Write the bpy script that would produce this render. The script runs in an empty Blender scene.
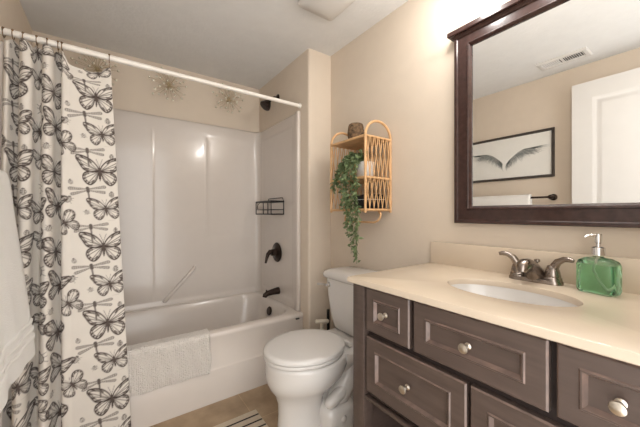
import bpy, bmesh, math, random
import numpy as np
from mathutils import Vector, Matrix

random.seed(7)
C = bpy.context.scene.collection
SC = bpy.context.scene
PI = math.pi
ZF = 0.0
ZC = 2.26          # ceiling
XL, XR = -0.41, 1.303   # left wall, vanity wall
YN, YF = -0.13, 2.545   # near wall, far wall
XA, YA = 1.1126, 1.705  # alcove side wall face, alcove return face

# ------------------------------------------------------------------ camera
cam_d = bpy.data.cameras.new('camera')
cam = bpy.data.objects.new('camera', cam_d)
C.objects.link(cam)
cam.location = (0.0, 0.0, 1.11)
cam.rotation_euler = (PI / 2, 0, -math.radians(35.306))
cam_d.sensor_width = 36.0
cam_d.lens = 293.0 / 640.0 * 36.0
cam_d.clip_start = 0.02
SC.camera = cam

# ------------------------------------------------------------------ world, lights, exposure
w = bpy.data.worlds.new('world')
SC.world = w
w.use_nodes = True
bg = w.node_tree.nodes['Background']
bg.inputs['Color'].default_value = (1.0, 0.985, 0.96, 1)
bg.inputs['Strength'].default_value = 2.05
SC.view_settings.view_transform = 'Standard'
SC.view_settings.look = 'None'
SC.view_settings.gamma = 1.0
SC.view_settings.use_curve_mapping = False
SC.view_settings.exposure = 0.96

BULBS = [(1.11, 0.16, 2.05), (1.11, 0.40, 2.05), (1.11, 0.64, 2.05)]
for b in BULBS:
    l = bpy.data.lights.new('vanity_bulb', 'POINT')
    l.energy = 2.7
    l.color = (1.0, 0.97, 0.93)
    l.shadow_soft_size = 0.05
    o = bpy.data.objects.new('vanity_bulb', l)
    o.location = b
    C.objects.link(o)

# ------------------------------------------------------------------ materials
def lin(c):
    c = c / 255.0
    return c / 12.92 if c <= 0.04045 else ((c + 0.055) / 1.055) ** 2.4

def rgb(r, g, b):
    return (lin(r), lin(g), lin(b), 1.0)

def mat(name, col, rough=0.5, metal=0.0, var=0.06, vscale=12.0, bump=0.0, bscale=80.0, coat=0.0,
        trans=0.0, ior=1.45, spec=0.5, stretch=None, col2=None, sheen=0.0):
    m = bpy.data.materials.new(name)
    m.use_nodes = True
    nt = m.node_tree
    p = nt.nodes['Principled BSDF']
    p.inputs['Roughness'].default_value = rough
    p.inputs['Metallic'].default_value = metal
    p.inputs['Coat Weight'].default_value = coat
    p.inputs['Coat Roughness'].default_value = 0.08
    p.inputs['Transmission Weight'].default_value = trans
    p.inputs['IOR'].default_value = ior
    p.inputs['Specular IOR Level'].default_value = spec
    p.inputs['Sheen Weight'].default_value = sheen
    tc = nt.nodes.new('ShaderNodeTexCoord')
    src = tc.outputs['Object']
    if stretch:
        mp = nt.nodes.new('ShaderNodeMapping')
        mp.inputs['Scale'].default_value = stretch
        nt.links.new(src, mp.inputs['Vector'])
        src = mp.outputs['Vector']
    nz = nt.nodes.new('ShaderNodeTexNoise')
    nz.inputs['Scale'].default_value = vscale
    nz.inputs['Detail'].default_value = 4
    nt.links.new(src, nz.inputs['Vector'])
    ra = nt.nodes.new('ShaderNodeValToRGB')
    c2 = col2 if col2 else tuple(min(1, x * (1 + var)) for x in col[:3]) + (1,)
    c1 = col if col2 else tuple(x * (1 - var) for x in col[:3]) + (1,)
    ra.color_ramp.elements[0].position = 0.3
    ra.color_ramp.elements[1].position = 0.7
    ra.color_ramp.elements[0].color = c1
    ra.color_ramp.elements[1].color = c2
    nt.links.new(nz.outputs['Fac'], ra.inputs['Fac'])
    nt.links.new(ra.outputs['Color'], p.inputs['Base Color'])
    if bump:
        n2 = nt.nodes.new('ShaderNodeTexNoise')
        n2.inputs['Scale'].default_value = bscale
        n2.inputs['Detail'].default_value = 3
        nt.links.new(src, n2.inputs['Vector'])
        bn = nt.nodes.new('ShaderNodeBump')
        bn.inputs['Strength'].default_value = bump
        bn.inputs['Distance'].default_value = 0.004
        nt.links.new(n2.outputs['Fac'], bn.inputs['Height'])
        nt.links.new(bn.outputs['Normal'], p.inputs['Normal'])
    return m

M = {}
M['wall'] = mat('beige_wall_paint', rgb(213, 199, 182), 0.75, var=0.015, bump=0.12, bscale=70)
M['ceiling'] = mat('white_ceiling_paint', rgb(224, 223, 221), 0.9, var=0.02, bump=0.5, bscale=45)
M['tub'] = mat('white_fibreglass', rgb(211, 202, 194), 0.2, var=0.01, coat=0.3)
M['china'] = mat('white_china', rgb(214, 210, 206), 0.12, var=0.008, coat=0.4)
M['seat'] = mat('white_seat_plastic', rgb(212, 208, 204), 0.25, var=0.008)
M['trim'] = mat('white_trim_paint', rgb(214, 211, 207), 0.4, var=0.01)
M['wood'] = mat('espresso_stained_wood', rgb(81, 68, 62), 0.34, var=0.16, vscale=9, stretch=(1, 1, 7), coat=0.15)
M['woodh'] = mat('espresso_wood_drawer', rgb(84, 71, 65), 0.34, var=0.14, vscale=7, stretch=(1, 1, 9), coat=0.15)
M['worn'] = mat('worn_wood_edge', rgb(86, 73, 67), 0.32, vscale=26, col2=rgb(124, 102, 92), coat=0.15)
M['woodshade'] = mat('gap_shade_wood', rgb(44, 34, 32), 0.6, var=0.1)  # cabinet wood painted darker, shade of the drawer gaps put into its colour
M['mahog'] = mat('dark_mahogany', rgb(58, 38, 34), 0.26, var=0.22, vscale=8, stretch=(1, 6, 6), coat=0.3)
M['top'] = mat('cream_cultured_marble', rgb(208, 192, 172), 0.26, var=0.03, vscale=7, coat=0.2)
M['nickel'] = mat('brushed_nickel', rgb(214, 206, 194), 0.3, 1.0, var=0.03)
M['chrome'] = mat('chrome', rgb(225, 225, 225), 0.1, 1.0, var=0.01)
M['faucet'] = mat('dark_brushed_nickel', rgb(150, 140, 132), 0.22, 1.0, var=0.06)
M['bronze'] = mat('oil_rubbed_bronze', rgb(56, 45, 40), 0.28, 0.8, var=0.1)
M['black'] = mat('black_wire', rgb(26, 24, 24), 0.4, 0.3, var=0.05)
M['rattan'] = mat('rattan_cane', rgb(208, 166, 120), 0.45, var=0.12, vscale=30)
M['champagne'] = mat('champagne_silver', rgb(232, 224, 206), 0.2, 0.25, var=0.05)
M['wire'] = mat('aged_gold_wire', rgb(176, 158, 124), 0.35, 0.3, var=0.05)
M['pot'] = mat('white_ceramic', rgb(232, 230, 226), 0.3, var=0.01)
M['leaf'] = mat('green_leaf', rgb(34, 54, 22), 0.5, var=0.2, vscale=55, col2=rgb(134, 150, 104))
M['stem'] = mat('green_stem', rgb(86, 100, 56), 0.6, var=0.1)
M['towel'] = mat('white_terry', rgb(232, 229, 224), 0.95, var=0.02, bump=0.7, bscale=260, sheen=0.3)
M['waffle'] = mat('white_chenille', rgb(212, 205, 198), 0.95, var=0.05, vscale=150, bump=0.8, bscale=120, sheen=0.3)
_nt = M['waffle'].node_tree
_vo = _nt.nodes.new('ShaderNodeTexVoronoi'); _vo.inputs['Scale'].default_value = 105; _vo.inputs['Randomness'].default_value = .45
_tc = [n for n in _nt.nodes if n.type == 'TEX_COORD'][0]
_bn = [n for n in _nt.nodes if n.type == 'BUMP'][0]
_bn.invert = True
_bn.inputs['Distance'].default_value = .008
_nt.links.new(_tc.outputs['Object'], _vo.inputs['Vector'])
_nt.links.new(_vo.outputs['Distance'], _bn.inputs['Height'])
M['rod'] = mat('white_enamel', rgb(236, 230, 222), 0.3, var=0.01)
M['paper'] = mat('art_paper', rgb(226, 224, 218), 0.8, var=0.02)
M['pencil'] = mat('grey_ink', rgb(150, 155, 152), 0.9, var=0.1)
M['pframe'] = mat('weathered_black_frame', rgb(62, 55, 50), 0.5, var=0.2, vscale=30)
M['basket'] = mat('dark_woven_fibre', rgb(150, 122, 92), 0.8, var=0.4, vscale=70, col2=rgb(52, 40, 30), bump=0.8, bscale=90)
M['blackbox'] = mat('black_card', rgb(24, 24, 28), 0.5, var=0.05)
M['ringm'] = mat('antique_brass', rgb(132, 106, 78), 0.4, 0.6, var=0.1)
M['soapglass'] = mat('clear_green_glass', rgb(236, 250, 240), 0.02, trans=1.0, ior=1.3, var=0.0)
M['soap'] = mat('green_liquid_soap', rgb(192, 243, 212), 0.04, trans=0.96, ior=1.33, var=0.02)
M['white_plastic'] = mat('white_plastic', rgb(226, 216, 200), 0.4, var=0.01)
M['blackplastic'] = mat('black_plastic', rgb(20, 20, 20), 0.4, var=0.02)
M['fringe'] = mat('cream_cotton_rug', rgb(206, 192, 172), 0.95, var=0.06, vscale=90, bump=0.7, bscale=160)
M['stripe'] = mat('dark_rug_stripe', rgb(52, 44, 42), 0.95, var=0.1, vscale=90)
m = mat('mirror_silver', (0.93, 0.93, 0.92, 1), 0.0, 1.0, var=0.0)
M['mirror'] = m

def glow(name, col, s):
    m = bpy.data.materials.new(name)
    m.use_nodes = True
    p = m.node_tree.nodes['Principled BSDF']
    p.inputs['Base Color'].default_value = col
    p.inputs['Emission Color'].default_value = col
    p.inputs['Emission Strength'].default_value = s
    return m
M['bulb'] = glow('lit_bulb', (1, .93, .84, 1), 6)

def floor_mat():
    m = mat('stone_look_floor', rgb(142, 120, 95), 0.45, vscale=7, col2=rgb(184, 159, 130))
    nt = m.node_tree
    p = nt.nodes['Principled BSDF']
    ramp = [n for n in nt.nodes if n.type == 'VALTORGB'][0]
    nz = [n for n in nt.nodes if n.type == 'TEX_NOISE'][0]
    nz.inputs['Detail'].default_value = 8
    tc = [n for n in nt.nodes if n.type == 'TEX_COORD'][0]
    mp = nt.nodes.new('ShaderNodeMapping')
    mp.inputs['Location'].default_value = (-0.63 + 0.457 * 4, -1.485 + 0.457 * 4, 0)
    nt.links.new(tc.outputs['Object'], mp.inputs['Vector'])
    br = nt.nodes.new('ShaderNodeTexBrick')
    br.offset = 0.0
    br.inputs['Scale'].default_value = 1.0
    br.inputs['Brick Width'].default_value = 0.457
    br.inputs['Row Height'].default_value = 0.457
    br.inputs['Mortar Size'].default_value = 0.0022
    br.inputs['Mortar Smooth'].default_value = 0.3
    br.inputs['Color1'].default_value = (1, 1, 1, 1)
    br.inputs['Color2'].default_value = (0.93, 0.93, 0.93, 1)
    br.inputs['Mortar'].default_value = (1.35, 1.35, 1.3, 1)
    nt.links.new(mp.outputs['Vector'], br.inputs['Vector'])
    mx = nt.nodes.new('ShaderNodeMix')
    mx.data_type = 'RGBA'
    mx.blend_type = 'MULTIPLY'
    mx.inputs['Factor'].default_value = 1.0
    nt.links.new(ramp.outputs['Color'], mx.inputs['A'])
    nt.links.new(br.outputs['Color'], mx.inputs['B'])
    nt.links.new(mx.outputs['Result'], p.inputs['Base Color'])
    return m
M['floor'] = floor_mat()

# ------------------------------------------------------------------ mesh helpers
ROOT = {}      # object name -> world location of its thing

class B:
    """collects shapes in world coordinates, links them as one mesh object"""
    def __init__(s):
        s.bm = bmesh.new()

    def box(s, x0, x1, y0, y1, z0, z1, bev=0.0, seg=2, mtx=None):
        t = bmesh.new()
        bmesh.ops.create_cube(t, size=1.0)
        for v in t.verts:
            v.co = Vector(((x0 + x1) / 2 + v.co.x * (x1 - x0), (y0 + y1) / 2 + v.co.y * (y1 - y0),
                           (z0 + z1) / 2 + v.co.z * (z1 - z0)))
        if bev:
            bmesh.ops.bevel(t, geom=list(t.edges), offset=bev, segments=seg, profile=0.5, affect='EDGES')
        s.merge(t, mtx)
        return s

    def merge(s, t, mtx=None):
        vm = {}
        for v in t.verts:
            vm[v] = s.bm.verts.new(mtx @ v.co if mtx else v.co)
        for f in t.faces:
            try:
                s.bm.faces.new([vm[v] for v in f.verts])
            except ValueError:
                pass
        t.free()

    def loft(s, loops, cap0=True, cap1=True, closed=True):
        rows = [[s.bm.verts.new(p) for p in lp] for lp in loops]
        n = len(rows[0])
        for a, b in zip(rows, rows[1:]):
            for i in range(n if closed else n - 1):
                j = (i + 1) % n
                try:
                    s.bm.faces.new((a[i], a[j], b[j], b[i]))
                except ValueError:
                    pass
        if cap0:
            s.bm.faces.new(rows[0][::-1])
        if cap1:
            s.bm.faces.new(rows[-1])
        return s

    def tube(s, pts, r, n=8, closed=False):
        pts = [Vector(p) for p in pts]
        m = len(pts)
        rr = r if isinstance(r, (list, tuple)) else [r] * m
        loops = []
        u = None
        for i, p in enumerate(pts):
            if closed:
                t = pts[(i + 1) % m] - pts[(i - 1) % m]
            else:
                t = pts[min(i + 1, m - 1)] - pts[max(i - 1, 0)]
            t.normalize()
            if u is None:
                u = t.orthogonal().normalized()
            else:
                u = (u - t * u.dot(t)).normalized()
            v = t.cross(u)
            loops.append([p + (u * math.cos(2 * PI * k / n) + v * math.sin(2 * PI * k / n)) * rr[i] for k in range(n)])
        if closed:
            loops.append(loops[0])
            s.loft(loops, False, False)
        else:
            s.loft(loops)
        return s

    def lathe(s, prof, o, axis=(0, 0, 1), n=24):
        """prof: (radius, distance along axis) pairs"""
        a = Vector(axis).normalized()
        u = a.orthogonal().normalized()
        v = a.cross(u)
        o = Vector(o)
        loops = [[o + a * h + (u * math.cos(2 * PI * k / n) + v * math.sin(2 * PI * k / n)) * max(r, 1e-4)
                  for k in range(n)] for r, h in prof]
        return s.loft(loops)

    def ball(s, c, r, n=10, sc=(1, 1, 1)):
        t = bmesh.new()
        bmesh.ops.create_uvsphere(t, u_segments=n, v_segments=max(6, n * 2 // 3), radius=r)
        for v in t.verts:
            v.co = Vector((v.co.x * sc[0] + c[0], v.co.y * sc[1] + c[1], v.co.z * sc[2] + c[2]))
        s.merge(t)
        return s

    def face(s, pts):
        s.bm.faces.new([s.bm.verts.new(p) for p in pts])
        return s

    def build(s, name, m, parent=None, origin=None, angle=35, smooth=True, keep=False):
        bmesh.ops.remove_doubles(s.bm, verts=list(s.bm.verts), dist=1e-6)
        bmesh.ops.recalc_face_normals(s.bm, faces=list(s.bm.faces))
        if parent is not None:
            off = ROOT[parent.name]
        elif origin is not None:
            off = Vector(origin)
        else:
            xs = [v.co for v in s.bm.verts]
            off = Vector(((min(p.x for p in xs) + max(p.x for p in xs)) / 2,
                          (min(p.y for p in xs) + max(p.y for p in xs)) / 2, min(p.z for p in xs)))
        for v in s.bm.verts:
            v.co -= off
        me = bpy.data.meshes.new(name)
        s.bm.to_mesh(me)
        s.bm.free()
        if smooth:
            me.polygons.foreach_set('use_smooth', [True] * len(me.polygons))
            me.set_sharp_from_angle(angle=math.radians(angle))
        me.materials.append(m)
        o = bpy.data.objects.new(name, me)
        C.objects.link(o)
        if parent is not None:
            o.parent = parent
        else:
            o.location = off
        ROOT[o.name] = off.copy()
        return o

def thing(name, label, cat, loc, group=None):
    o = bpy.data.objects.new(name, None)
    o.empty_display_size = 0.05
    C.objects.link(o)
    o.location = loc
    o['label'] = label
    o['category'] = cat
    if group:
        o['group'] = group
    ROOT[o.name] = Vector(loc)
    return o

def tag(o, label, cat, group=None):
    o['label'] = label
    o['category'] = cat
    if group:
        o['group'] = group
    return o

def struct(o):
    o['kind'] = 'structure'
    return o

def rr(x0, x1, y0, y1, r, z, n=6):
    """rounded rectangle loop at height z"""
    r = min(r, (x1 - x0) / 2 - 1e-4, (y1 - y0) / 2 - 1e-4)
    out = []
    for cx, cy, a0 in ((x1 - r, y1 - r, 0), (x0 + r, y1 - r, PI / 2), (x0 + r, y0 + r, PI), (x1 - r, y0 + r, 1.5 * PI)):
        for k in range(n + 1):
            a = a0 + PI / 2 * k / n
            out.append((cx + r * math.cos(a), cy + r * math.sin(a), z))
    return out

def panel_front(b, xf, y0, y1, z0, z1, inset, thick, sgn=-1, edge=0.004, dz=None):
    """a framed drawer or door front on the plane x = xf, facing sgn*x, with a raised bead and a sunk panel"""
    def lp(i, d, iz=None):
        iz = i if iz is None else iz
        x = xf + sgn * d
        return [(x, y0 + i, z0 + iz), (x, y1 - i, z0 + iz), (x, y1 - i, z1 - iz), (x, y0 + i, z1 - iz)]
    q = inset
    loops = [lp(0, -thick), lp(0, -edge), lp(edge, 0), lp(q, 0), lp(q + .003, .0035), lp(q + .006, .0035),
             lp(q + .009, -.001), lp(q + .013, -.007), lp(q + .016, -.007)]
    b.loft(loops)
    return b

# ================================================================== the setting
b = B(); b.box(XL - .1, XR + .1, YN - .1, YF + .1, -.06, 0)
struct(b.build('floor', M['floor'], origin=(0, 0, 0)))
b = B(); b.box(XL - .1, XR + .1, YN - .1, YF + .1, ZC, ZC + .06)
struct(b.build('ceiling', M['ceiling']))
b = B(); b.box(XL - .1, XL, YN - .1, YF + .1, 0, ZC)
struct(b.build('wall_left', M['wall']))
b = B(); b.box(XR, XR + .1, YN - .1, YF + .1, 0, ZC)
struct(b.build('wall_right', M['wall']))
b = B(); b.box(XL, XR, YF, YF + .1, 0, ZC)
struct(b.build('wall_far', M['wall']))
# alcove return with a rounded outer corner
pts = [(XR, YA), (XA + .018, YA)]
for k in range(1, 7):
    a = PI / 2 * k / 6
    pts.append((XA + .018 - .018 * math.sin(a), YA + .018 - .018 * math.cos(a)))
pts += [(XA, YF), (XR, YF)]
b = B(); b.loft([[(x, y, 0) for x, y in pts], [(x, y, ZC) for x, y in pts]])
struct(b.build('wall_alcove', M['wall'], angle=50))
# near wall with the doorway behind the camera, widened to let in world light
DX0, DX1, DZ = -0.34, 0.70, 2.12
b = B()
b.box(XL, DX0, YN - .1, YN, 0, ZC).box(DX1, XR, YN - .1, YN, 0, ZC).box(DX0, DX1, YN - .1, YN, DZ, ZC)
struct(b.build('wall_near', M['wall']))
b = B()
b.box(DX1, DX1 + .06, YN, YN + .012, 0, DZ + .06, .003).box(DX0 - .06, DX0, YN, YN + .012, 0, DZ + .06, .003)
b.box(DX0, DX1, YN, YN + .012, DZ, DZ + .06, .003)
struct(b.build('trim_1', M['trim']))
b = B()
b.box(XR - .013, XR, .87, YA, 0, .085, .004)
struct(b.build('baseboard_right', M['trim']))
b = B(); b.box(XA + .02, XR - .013, YA - .013, YA, 0, .085, .004)
struct(b.build('baseboard_alcove', M['trim']))
b = B(); b.box(XL, XL + .013, YN, 1.75, 0, .085, .004)
struct(b.build('baseboard_left', M['trim']))

# the open door, parked parallel to the left wall
DXF, DY1, DTOP = -0.30, .716, 2.085
b = B()
b.box(DXF - .036, DXF - .008, -.085, DY1, .012, DTOP)
for (a0, a1) in ((-.085, .03), (DY1 - .115, DY1)):
    b.box(DXF - .008, DXF, a0, a1, .012, DTOP)
for (c0, c1) in ((.012, .22), (1.0, 1.14), (DTOP - .12, DTOP)):
    b.box(DXF - .008, DXF, .03, DY1 - .115, c0, c1)
for (c0, c1) in ((.22, 1.0), (1.14, DTOP - .12)):
    lo = []
    for i, d in ((0, 0), (.006, -.001), (.018, -.0075), (.03, -.0075), (.045, -.002), (.06, -.002)):
        x = DXF + d
        lo.append([(x, .03 + i, c0 + i), (x, DY1 - .115 - i, c0 + i), (x, DY1 - .115 - i, c1 - i), (x, .03 + i, c1 - i)])
    b.loft(lo, False, True)
door = struct(b.build('door_1', M['trim'], origin=(DXF, -.085, 0)))
b = B()
b.lathe([(.026, 0), (.026, .006), (.011, .009), (.011, .035), (.025, .045), (.028, .058), (.02, .068), (0, .07)],
        (DXF, .65, .95), (1, 0, 0), 16)
b.build('door_knob', M['nickel'], door)

# ================================================================== tub and surround
tub = thing('bathtub', 'white alcove bathtub with a plain stepped apron', 'bathtub', (.345, 2.14, 0))
tx0, tx1, ty0, ty1 = XL + .003, XA - .004, 1.765, 2.53
def tl(dy, z, r=.012, dx=0.0):
    return rr(tx0 + dx, tx1 - dx, ty0 + dy, ty1, r, z)
loops = [tl(-.006, 0), tl(-.006, .19), tl(-.003, .197), tl(.004, .203), tl(.004, .365), tl(.0, .378), tl(.0, .390),
         tl(.005, .399), tl(.014, .404)]
IX0, IX1, IY0, IY1 = -.31, 1.062, 1.838, 2.487
def il(i, j, z, r):
    return rr(IX0 + i, IX1 - j, IY0 + min(i, j), IY1 - min(i, j), r, z)
loops += [il(-.012, -.012, .404, .14), il(-.003, -.003, .401, .14), il(.004, .004, .392, .14), il(.03, .018, .34, .14),
          il(.16, .055, .16, .15), il(.2, .075, .10, .16), il(.25, .12, .07, .16), il(.35, .22, .062, .12)]
b = B(); b.loft(loops, True, True)
shell = b.build('tub_shell', M['tub'], tub, angle=60)
b = B(); b.lathe([(.0, 0), (.034, .0), (.036, .006), (.03, .012), (0, .013)], (1.038, 2.17, .322), (-.98, 0, .19), 20)
b.build('overflow_plate', M['bronze'], tub)
b = B(); b.box(1.04, 1.068, 1.752, 1.766, .372, .38, .003)
b.build('rim_clip', M['blackplastic'], tub)

# one piece surround: section path along the three walls, lifted in height
SZ0, SZ1 = .404, 1.85
def sstep(x, a, wd=.014):
    t = min(1, max(0, (x - a) / wd + .5))
    return t * t * (3 - 2 * t)
def boxmask(x, z, x0, x1, z0, z1, wd=.016):
    return min(sstep(x, x0, wd), 1 - sstep(x, x1, wd), sstep(z, z0, wd), 1 - sstep(z, z1, wd))
path = []       # (x, y, nx, ny, tag coordinate x on back wall or None)
sx0, sx1, sy0, sy1, fr = XL + .018, XA - .016, 1.81, YF - .03, .045
def lin_pts(a, bb, step):
    n = max(1, int(abs(bb - a) / step))
    return [a + (bb - a) * k / n for k in range(n + 1)]
for y in lin_pts(sy0, sy1 - fr, .03): path.append((sx0, y, 1, 0, 'l'))
for k in range(1, 8):
    a = PI / 2 * k / 8
    path.append((sx0 + fr - fr * math.cos(a), sy1 - fr + fr * math.sin(a), math.cos(a), -math.sin(a), 'c'))
for x in lin_pts(sx0 + fr, sx1 - fr, .006): path.append((x, sy1, 0, -1, 'b'))
for k in range(1, 8):
    a = PI / 2 * k / 8
    path.append((sx1 - fr + fr * math.sin(a), sy1 - fr + fr * math.cos(a), -math.sin(a), -math.cos(a), 'c'))
for y in lin_pts(sy1 - fr, sy0 + .04, .012): path.append((sx1, y, -1, 0, 'r'))
zs = lin_pts(SZ0, SZ1 - .02, .008)
loops = []
for z in zs:
    lp = []
    for (x, y, nx, ny, t) in path:
        d = 0.0
        if t == 'b':
            d += .0022 * math.exp(-((x - .243) / .009) ** 2) * boxmask(x, z, .1, .5, .46, 1.74, .06)
            d -= .0035 * boxmask(x, z, .635, 1.045, .905, 1.735, .07)
            d += .010 * (1 - sstep(z, .43, .03))
            d += .002 * math.exp(-((x - .63) / .010) ** 2) * boxmask(x, z, .5, .8, .93, 1.735, .06)
        if t == 'r':
            d -= .004 * boxmask(y, z, 1.90, 2.44, .46, 1.76)
        lp.append((x + nx * d, y + ny * d, z))
    loops.append(lp)
def off(dn, z):
    return [(x + nx * dn, y + ny * dn, z) for (x, y, nx, ny, t) in path]
loops += [off(-.001, SZ1 - .008), off(-.006, SZ1 - .001), off(-.013, SZ1)]
b = B(); b.loft(loops, False, False, False)
# rolled front flanges
b.box(sx1 - .012, XA - .001, sy0, sy0 + .045, SZ0 + .001, SZ1, .007, 3)
b.box(XL + .001, sx0 + .012, sy0, sy0 + .045, SZ0 + .001, SZ1, .007, 3)
sur = thing('shower_surround', 'glossy white moulded shower surround lining the tub alcove', 'shower wall', (.345, 2.5, SZ0))
b.build('wall_panels', M['tub'], sur, angle=60)
b = B()
gy = sy1 - .022
b.tube([(.322, sy1 + .008, .438), (.326, gy + .004, .446), (.345, gy, .468), (.43, gy, .56), (.515, gy, .652), (.535, gy + .004, .672), (.54, sy1 + .008, .68)],
       [.012, .015, .014, .013, .013, .012, .010], 12)
b.build('grab_bar', M['tub'], sur, angle=60)

# ================================================================== shower fittings
sh = thing('shower_sprayer', 'dark bronze shower head on a short bent arm', 'shower head', (XA, 2.17, 2.06))
b = B(); b.lathe([(.0, 0), (.03, 0), (.03, .004), (.02, .012), (.012, .014)], (XA - .0005, 2.17, 2.062), (-1, 0, 0), 20)
b.build('flange', M['bronze'], sh)
b = B(); b.tube([(XA, 2.17, 2.062), (XA - .03, 2.175, 2.062), (XA - .05, 2.18, 2.05), (XA - .065, 2.185, 2.032)], .009, 10)
b.build('shower_arm', M['bronze'], sh)
b = B(); b.ball((XA - .066, 2.186, 2.03), .014, 12)
b.lathe([(.012, 0), (.016, .012), (.03, .03), (.042, .055), (.046, .068), (.043, .074), (.036, .076), (0, .073)],
        (XA - .066, 2.186, 2.03), (-.62, .02, -.78), 24)
b.build('spray_head', M['bronze'], sh)

vx = sx1
va = thing('shower_valve', 'round dark bronze shower valve with a curved lever', 'faucet', (vx, 2.152, .795))
b = B(); b.lathe([(0, 0), (.078, 0), (.08, .004), (.074, .010), (.04, .016), (.03, .022), (.027, .05), (.02, .055), (0, .056)], (vx - .0005, 2.152, .795), (-1, 0, 0), 32)
b.build('escutcheon', M['bronze'], va)
b = B(); b.tube([(vx - .04, 2.152, .80), (vx - .065, 2.15, .802), (vx - .085, 2.148, .785), (vx - .097, 2.146, .75), (vx - .105, 2.145, .715)], [.018, .02, .016, .012, .009], 12)
b.build('lever', M['bronze'], va)
sp = thing('tub_spout', 'dark bronze tub spout with a diverter knob on top', 'faucet', (vx, 2.13, .485))
b = B(); b.tube([(vx, 2.13, .487), (vx - .01, 2.13, .487), (vx - .06, 2.13, .483), (vx - .10, 2.13, .477), (vx - .118, 2.13, .466), (vx - .122, 2.13, .452)],
                [.03, .029, .024, .021, .02, .017], 16)
b.build('spout', M['bronze'], sp)
b = B(); b.tube([(vx - .105, 2.13, .495), (vx - .105, 2.13, .508)], .006, 10)
b.build('diverter_knob', M['bronze'], sp)

cad = thing('shower_caddy', 'small black wire shower basket fixed to the end panel', 'shower caddy', (vx, 2.18, 1.10))
cx0, cx1, cy0, cy1, cz0, cz1 = .985, vx - .004, 2.035, 2.32, 1.105, 1.205
def ring(b, z, r):
    b.tube([(cx0, cy0, z), (cx1, cy0, z), (cx1, cy1, z), (cx0, cy1, z)], r, 6, True)
b = B()
for z, r in ((cz0, .005), (cz0 + .035, .003), (cz1, .006)):
    for p, q in (((cx0, cy0), (cx1, cy0)), ((cx1, cy0), (cx1, cy1)), ((cx1, cy1), (cx0, cy1)), ((cx0, cy1), (cx0, cy0))):
        b.tube([(*p, z), (*q, z)], r, 6)
for p in ((cx0, cy0), (cx0, cy1), (cx1, cy0), (cx1, cy1), (cx0, (cy0 + cy1) / 2)):
    b.tube([(*p, cz0 - .003), (*p, cz1 + .003)], .0038, 6)
b.tube([(cx1, cy0, cz1), (cx1, cy0 + .02, cz1 + .03), (cx1, cy1 - .02, cz1 + .03), (cx1, cy1, cz1)], .003, 6)
b.build('wire_frame', M['black'], cad)
b = B()
for k in range(1, 14):
    y = cy0 + (cy1 - cy0) * k / 14
    b.tube([(cx0, y, cz0), (cx1, y, cz0)], .0016, 5)
b.build('wire_shelf', M['black'], cad)
b = B()
b.tube([(cx0 - .003, 2.30, cz1), (cx0 - .012, 2.27, cz1 - .012), (cx0 - .014, 2.24, cz1 - .02), (cx0 - .01, 2.21, cz1 - .004), (cx0 - .003, 2.18, cz1)], .003, 6)
b.tube([(cx0 - .012, 2.25, cz1 - .018), (cx0 - .014, 2.262, cz1 - .045), (cx0 - .012, 2.255, cz1 - .06)], .0028, 6)
b.build('hook', M['black'], cad)

# starburst decorations on the far wall above the surround
def fib(n):
    out = []
    for i in range(n):
        z = 1 - (i + .5) / n * 1.0
        a = i * 2.399963
        r = math.sqrt(max(0, 1 - z * z))
        out.append(Vector((r * math.cos(a), -z, r * math.sin(a))))
    return out
def starburst(label, x, z):
    t = thing('starburst_wall_decor', label, 'wall decoration', (x, YF, z), 'metal starbursts above the shower surround')
    c = Vector((x, YF - .055, z))
    b = B(); b.ball(c, .011, 12); b.tube([c, (x, YF, z)], .005, 8)
    b.build('hub', M['wire'], t)
    rnd = random.Random(3)
    for k, d in enumerate(fib(36)):
        L = (.135, .075, .115)[k % 3] * rnd.uniform(.92, 1.03)
        d = (d + Vector((0, .12, 0))).normalized()
        if d.y > 0.3: d.y = .3
        e = c + Vector((d.x * L, d.y * .055 * (1 if d.y < 0 else .5), d.z * L))
        s = B().tube([c, e], .0012, 5).build('spoke', M['wire'], t)
        B().ball(e, .0088, 10).build('bead', M['champagne'], s)
    return t
S0 = starburst('silver starburst partly hidden behind the top of the shower curtain', -.085, 2.085)
def copy_tree(o, loc, label):
    c = o.copy(); C.objects.link(c); c.location = loc; c['label'] = label
    for ch in o.children:
        d = ch.copy(); C.objects.link(d); d.parent = c
        for g in ch.children:
            e = g.copy(); C.objects.link(e); e.parent = d
    return c
copy_tree(S0, (.352, YF, 2.085), 'silver starburst in the middle of the row, beside the shower curtain')
copy_tree(S0, (.81, YF, 2.08), 'silver starburst nearest the shower head')

# ================================================================== rod and curtain
RY, RZ = 1.816, 1.893
rod = thing('curtain_rod', 'white tension shower curtain rod across the tub alcove', 'curtain rod', (.35, RY, RZ))
b = B(); b.tube([(XL + .003, RY, RZ + .002), (.17, RY, RZ)], .0145, 16)
b.build('outer_tube', M['rod'], rod)
b = B(); b.tube([(.165, RY, RZ), (XA - .003, RY, RZ - .004)], .0128, 16)
b.build('inner_tube', M['rod'], rod)
for x, d in ((XL + .001, 1), (XA - .001, -1)):
    b = B(); b.lathe([(0, 0), (.017, 0), (.018, .01), (.015, .014), (0, .014)], (x, RY, RZ - (.004 if d < 0 else -.002)), (d, 0, 0), 18)
    b.build('rubber_end', M['rod'], rod)

# -- printed pattern, drawn into a tile of ink coverage
TW, TH_, TR = .45, .362, .0015
gx, gy_ = np.meshgrid(np.arange(0, TW, TR), np.arange(0, TH_, TR))
ink = np.zeros_like(gx)

def local(cx, cy, ang, sc):
    dx = (gx - cx + TW / 2) % TW - TW / 2
    dy = (gy_ - cy + TH_ / 2) % TH_ - TH_ / 2
    c, s = math.cos(ang), math.sin(ang)
    return (dx * c + dy * s) / sc, -(-dx * s + dy * c) / sc      # y up

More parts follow.
